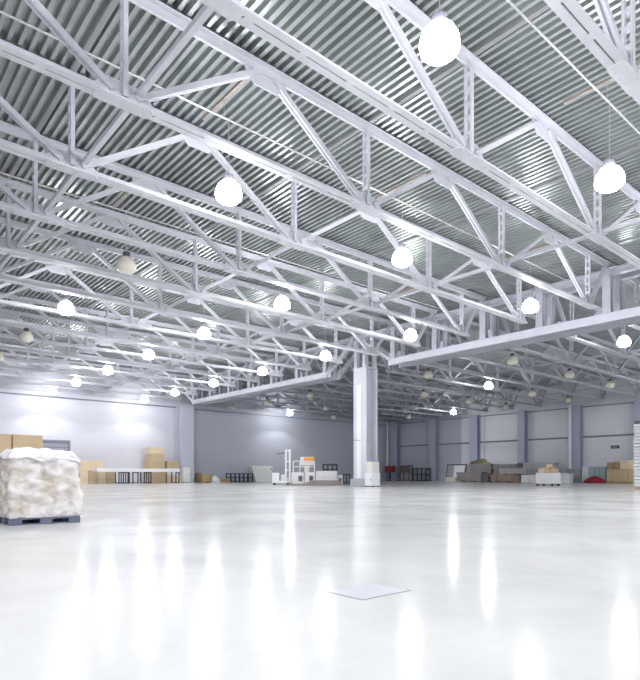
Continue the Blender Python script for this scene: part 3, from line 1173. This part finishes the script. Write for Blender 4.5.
def lean(mb, x0, x1, z0, z1, off=0.0, th=.05, H=1.0):
    def f(z):
        return -.2 + .5 * z / H - off
    pr = [(x0, z0), (x1, z0), (x1, z1), (x0, z1)]
    return mb.prism(pr, [lambda u, v: Vector((u, f(v), v)), lambda u, v: Vector((u, f(v) + th, v))])


lean(MB(), -hw + .1, hw - .1, .1, hh - .1, 0, .04, hh).build('sheet', M['concrete'], lb_)
fr = MB()
lean(fr, -hw, -hw + .14, 0, hh, .02, .1, hh)
lean(fr, hw - .14, hw, 0, hh, .02, .1, hh)
lean(fr, -hw, hw, hh - .14, hh, .02, .1, hh)
lean(fr, -hw, hw, 0, .14, .02, .1, hh)
fr.build('frame', M['dark'], lb_)
q = fbox(452.5, 463, 465.3, YB - .8, .4)
o = MB()
lean(o, -q[3] / 2, q[3] / 2, 0, q[5], 0, .05, q[5])
o = o.build('white_board', M['white'])
o.location = (q[0], q[1], 0)
tag(o, 'white board leaning on the black framed panel', 'board')
q = fbox(445.5, 455, 477.2, YB - 1.6, .7)
o = MB().box(-q[3] / 2, q[3] / 2, -.35, .35, 0, q[5]).build('flat_box', M['cream'], bevel=.02)
o.location = (q[0], q[1], 0)
tag(o, 'low cream flat box on the floor below the white board', 'box')


def bundle(label, a, b, ytop, Y, depth, ybot, m, seed=0, layers=4, z0=None, name='board_bundle', cat='board bundle'):
    """strapped bundle of boards: layers slightly shifted, bearers under, two straps"""
    rnd = random.Random(seed)
    q = fbox(a, b, ytop, Y, depth, ybot)
    z_b = q[2] if z0 is None else z0
    hh = q[2] + q[5] - z_b
    t = thing(name, label, cat, (q[0], q[1], z_b))
    bh = min(.12, hh * .12)
    for xx in (-q[3] * .35, 0, q[3] * .35):
        MB().box(xx - .1, xx + .1, -depth / 2, depth / 2, 0, bh).build('bearer', M['wood'], t)
    lh = (hh - bh) / layers
    for k in range(layers):
        o0, o1 = rnd.uniform(-.12, .12), rnd.uniform(-.12, .12)
        MB().box(-q[3] / 2 + .12 + o0, q[3] / 2 - .12 + o1, -depth / 2 + rnd.uniform(0, .08), depth / 2 - .05, bh + lh * k + .004, bh + lh * (k + 1) - .004).build('layer', m, t)
    for xx in (-q[3] * .25, q[3] * .25):
        MB().box(xx - .02, xx + .02, -depth / 2 - .012, -depth / 2 + .08, bh, hh + .004).build('strap', m, t)
    return z_b + hh


z_a = bundle('long grey board bundle on the floor, leftmost by the pale back wall', 456, 481.5, 472.2, 67.5, 1.6, None, M['wood_grey'], 1, 4, 0)
z_b = bundle('long grey board bundle in the rear row under the yellow green scraps', 468, 491.5, 464, 69.4, 1.6, None, M['wood_grey'], 2, 7, 0)
z_c = bundle('grey board bundle in the rear row right of the scraps', 492.3, 517, 464, 69.4, 1.5, None, M['wood_grey'], 3, 7, 0)
z_d = bundle('low brown board bundle on the floor in the middle of the front row', 489, 519.5, 474.6, 67.2, 1.3, None, M['wood_brown'], 5, 3, 0)
z_e = bundle('pale sheet bundle lying on top of the low brown boards', 498, 527, 468, 67.3, 1.3, None, M['sheet_pale'], 6, 3, z_d + .01)
bundle('long pale sheet bundle standing high behind the white trolley', 522, 553.5, 462.6, 69.4, 1.5, None, M['sheet_pale'], 8, 7, 0)
# scraps heap
q = fbox(468.5, 487, 458.5, 69.7, 1.0)
hp = MB()
rs = random.Random(5)
for k in range(130):
    u, v = rs.uniform(-1, 1), rs.uniform(-1, 1)
    hgt = (q[5] - z_b) * max(.08, (1 - abs(u) ** 1.5)) * rs.uniform(.1, .85)
    p0 = Vector((u * q[3] * .45, v * .5, 0.09 + hgt))
    dv = Vector((rs.uniform(-.45, .45), rs.uniform(-.3, .3), rs.uniform(-.05, .1)))
    hp.bar(p0 - dv * .7, p0 + dv * .7, rs.uniform(.05, .16), .04, up=(0, .3, 1))
hp = hp.build('scrap_heap', M['leaf'])
hp.location = (q[0], q[1] + .2, z_b + .01)
tag(hp, 'loose heap of yellow green scraps on the rear board bundle', 'heap')
hp['kind'] = 'stuff'
# dark crate between bundles, small white boxes
q = fbox(482.5, 488.5, 473.6, 67.3, 1.0)
carton('crate', 'dark grey crate on the floor between the front board bundles', q[0], q[1], 0, q[3], q[4], q[5], M['darkgrey'], 0, None, False, 'crate')
for k, (a, b) in enumerate(((521, 527.6), (528, 534.5))):
    q = fbox(a, b, 474.8, 66.9, .9)
    carton('white_box', ['white box on the floor right of the brown boards', 'white box on the floor just left of the trolley'][k], q[0], q[1], 0, q[3], q[4], q[5], M['white'], 0, None, False)
q = fbox(517.2, 521.8, 462.9, 69.3, .9)
carton('dark_box', 'tall dark box in the rear row beside the grey bundle', q[0], q[1], 0, q[3], q[4], q[5], M['darkgrey'], 0, None, False)
q = fbox(557, 569.5, 473.6, 69.0, 1.0)
carton('white_box', 'long white box on the floor right of the trolley', q[0], q[1], 0, q[3], q[4], q[5], M['white'], 0, None, False)

# white trolley with cartons
ZQ = 49.0
x, y_ = W(548, ZQ)
sq = ZQ / F
tl = thing('trolley', 'white box trolley on castors loaded with cartons', 'trolley', (x, y_, 0), FACE - math.radians(52))
zt2 = hz(473, ZQ)
L2, D2 = .8, .62
MB().box(-L2, L2, -D2, D2, .26, zt2).build('body', M['white'], tl, bevel=.02)
MB().box(-L2 - .03, L2 + .03, -D2 - .03, D2 + .03, .2, .27).build('base_frame', M['white'], tl)
for xx in (-L2 + .12, L2 - .12):
    for yy in (-D2 + .1, D2 - .1):
        MB().bar((xx, yy - .04, .11), (xx, yy + .04, .11), 0, prof=[(.11 * math.cos(i * PI / 6), .11 * math.sin(i * PI / 6)) for i in range(12)], up=(1, 0, 0)).build('wheel', M['dark'], tl)
        MB().box(xx - .04, xx + .04, yy - .07, yy + .07, .12, .21).build('castor_fork', M['dark'], tl)
Rm = Matrix.Rotation(FACE - math.radians(52), 4, 'Z')
for k, (lx, ly, sx, sy, sz, mm, rz, z0) in enumerate(((-.6, .1, .68, .8, .42, 'card_pale', .04, 0), (.1, .05, .6, .75, .52, 'card', -.08, 0), (.7, 0, .5, .8, .34, 'card', .03, 0), (.05, .1, .5, .5, .22, 'card_pale', .2, .53))):
    lx, sx = lx * .78, sx * .78
    v = Rm @ Vector((lx, ly, 0))
    carton('cardboard_box', ['pale carton on the left end of the white trolley', 'tan carton in the middle of the white trolley',
                             'flat tan carton on the right end of the white trolley', 'small pale carton on top of the trolley load'][k],
           x + v.x, y_ + v.y, zt2 + .004 + z0, sx, sy, sz, M[mm], FACE - math.radians(52) + rz, 'cartons on the trolley')

# red tarp, acrylic crate, white panel
q = fbox(582.5, 606, 475.2, 68.6, 1.4)
lump('tarpaulin', 'crumpled dark red tarpaulin on the floor by the back wall', 'tarpaulin', q[0], q[1] - .5, 0, q[3] * .92, 1.3, q[5] * .95, M['tarp'], 0, .16, 12)
q = fbox(589, 605.5, 466.8, 70.6, 1.0)
ac = thing('acrylic_crate', 'pale cyan see through crate behind the red tarpaulin', 'crate', (q[0], q[1], 0))
hw = q[3] / 2
MB().box(-hw, hw, -.5, -.46, .1, q[5]).build('front_pane', M['glass'], ac)
MB().box(-hw, hw, .46, .5, .1, q[5]).build('back_pane', M['glass'], ac)
for s_ in (-1, 1):
    MB().box(s_ * hw - .03, s_ * hw + .03, -.5, .5, .1, q[5]).build('side_pane', M['glass'], ac)
    MB().box(s_ * hw * .3 - .04, s_ * hw * .3 + .04, -.54, -.505, .1, q[5]).build('batten', M['blue'], ac)
MB().box(-hw - .05, hw + .05, -.55, .55, 0, .1).build('base', M['concrete'], ac)
q = fbox(582, 588.3, 466.5, 71.4, .2)
o = MB().box(-q[3] / 2, q[3] / 2, -.06, .06, 0, q[5]).build('cladding_sheet', M['white'])
o.location = (q[0], q[1], 0)
tag(o, 'narrow white panel standing between the pilaster and acrylic crate', 'panel')

# pallet of cartons at the right
YP = 69.2
q = fbox(606.5, 632.5, 469.2, YP, 1.8)
pallet('wooden_pallet', 'wooden pallet under the cartons right of the tarpaulin', q[0], q[1], q[3], q[4], M['wood'])
n = 5
for k in range(n):
    for l in range(2):
        w_ = q[3] / n
        hcell = (q[5] - .146) / 2
        carton('cardboard_box', f'tan carton of the {"lower" if l == 0 else "upper"} front row on the right pallet, {ORD[k]} from the left', q[0] - q[3] / 2 + w_ * (k + .5), q[1],
               .146 + l * hcell, w_ - .03, q[4] - .1, hcell - .006, M['card'], 0, 'cartons on the right pallet')
zq = q[5]
q2 = fbox(607, 613.3, 462.3, YP, 1.5)
carton('cardboard_box', 'brown carton on top of the right pallet, left end', q2[0], q2[1], zq + .003, q2[3] - .02, q2[4], q2[5] - zq, M['card_dark'], 0, 'cartons on the right pallet')
q2 = fbox(613.5, 619.7, 461.7, YP, 1.5)
carton('cardboard_box', 'brown carton on top of the right pallet, in the middle', q2[0], q2[1], zq + .003, q2[3] - .02, q2[4], q2[5] - zq, M['card_dark'], 0, 'cartons on the right pallet')
q2 = fbox(620, 630.5, 460.3, YP, 1.5)
carton('cardboard_box', 'large pale carton on top of the right pallet, right end', q2[0], q2[1], zq + .003, q2[3] - .02, q2[4], q2[5] - zq, M['card_pale'], 0, 'cartons on the right pallet')

# wall sign
q = fbox(610.8, 619.2, 445.4, YF - .06, .04, 448.5)
sg = thing('wall_sign', 'small dark sign on the back wall above the right pallet', 'sign', (q[0], YF - .03, q[2]))
MB().box(-q[3] / 2, q[3] / 2, -.025, .02, 0, q[5]).build('plate', M['sign'], sg)
for k in range(4):
    xx = -q[3] / 2 + .16 + k * (q[3] - .3) / 4
    MB().box(xx, xx + .12, -.032, -.024, q[5] * .3, q[5] * .7).build('lettering', M['sign_text'], sg)

# tall pale stack at the right edge, on wooden bearers
ZS = 36.0
x, y_ = W(633.6, ZS)
st = thing('sheet_stack', 'tall stack of white sheets at the right edge of the hall', 'sheet stack', (x + 1.1, y_ + 1.0, 0), 0)
hs = hz(421, ZS)
for k in range(3):
    MB().box(-1.05, 1.05, -.9 + .75 * k, -.7 + .75 * k, 0, .16).build('bearer', M['wood'], st)
nl = 16
lh = (hs - .2 - .16) / nl
for k in range(nl):
    d_ = random.uniform(-.03, .03)
    MB().box(-1.1 + d_, 1.1 + d_, -1.0 + random.uniform(0, .05), 1.0, .16 + k * lh + .012, .16 + (k + 1) * lh - .012).build('sheet', M['sheet_white'], st)
MB().box(-1.08, 1.08, -.98, .98, hs - .2, hs).build('cap', M['darkgrey'], st)

# ------------------------------------------------------------------ world, render look
wd = bpy.data.worlds.new('world')
S.world = wd
wd.use_nodes = True
wd.node_tree.nodes['Background'].inputs['Color'].default_value = (.8, .85, 1, 1)
wd.node_tree.nodes['Background'].inputs['Strength'].default_value = 0.1
S.view_settings.view_transform = 'Standard'
S.view_settings.look = 'None'
S.view_settings.gamma = 1
S.view_settings.exposure = 0.0
S.view_settings.use_curve_mapping = False
S.cycles.max_bounces = 6
S.cycles.diffuse_bounces = 4
S.cycles.glossy_bounces = 3
S.cycles.sample_clamp_indirect = 6
S.cycles.use_denoising = True
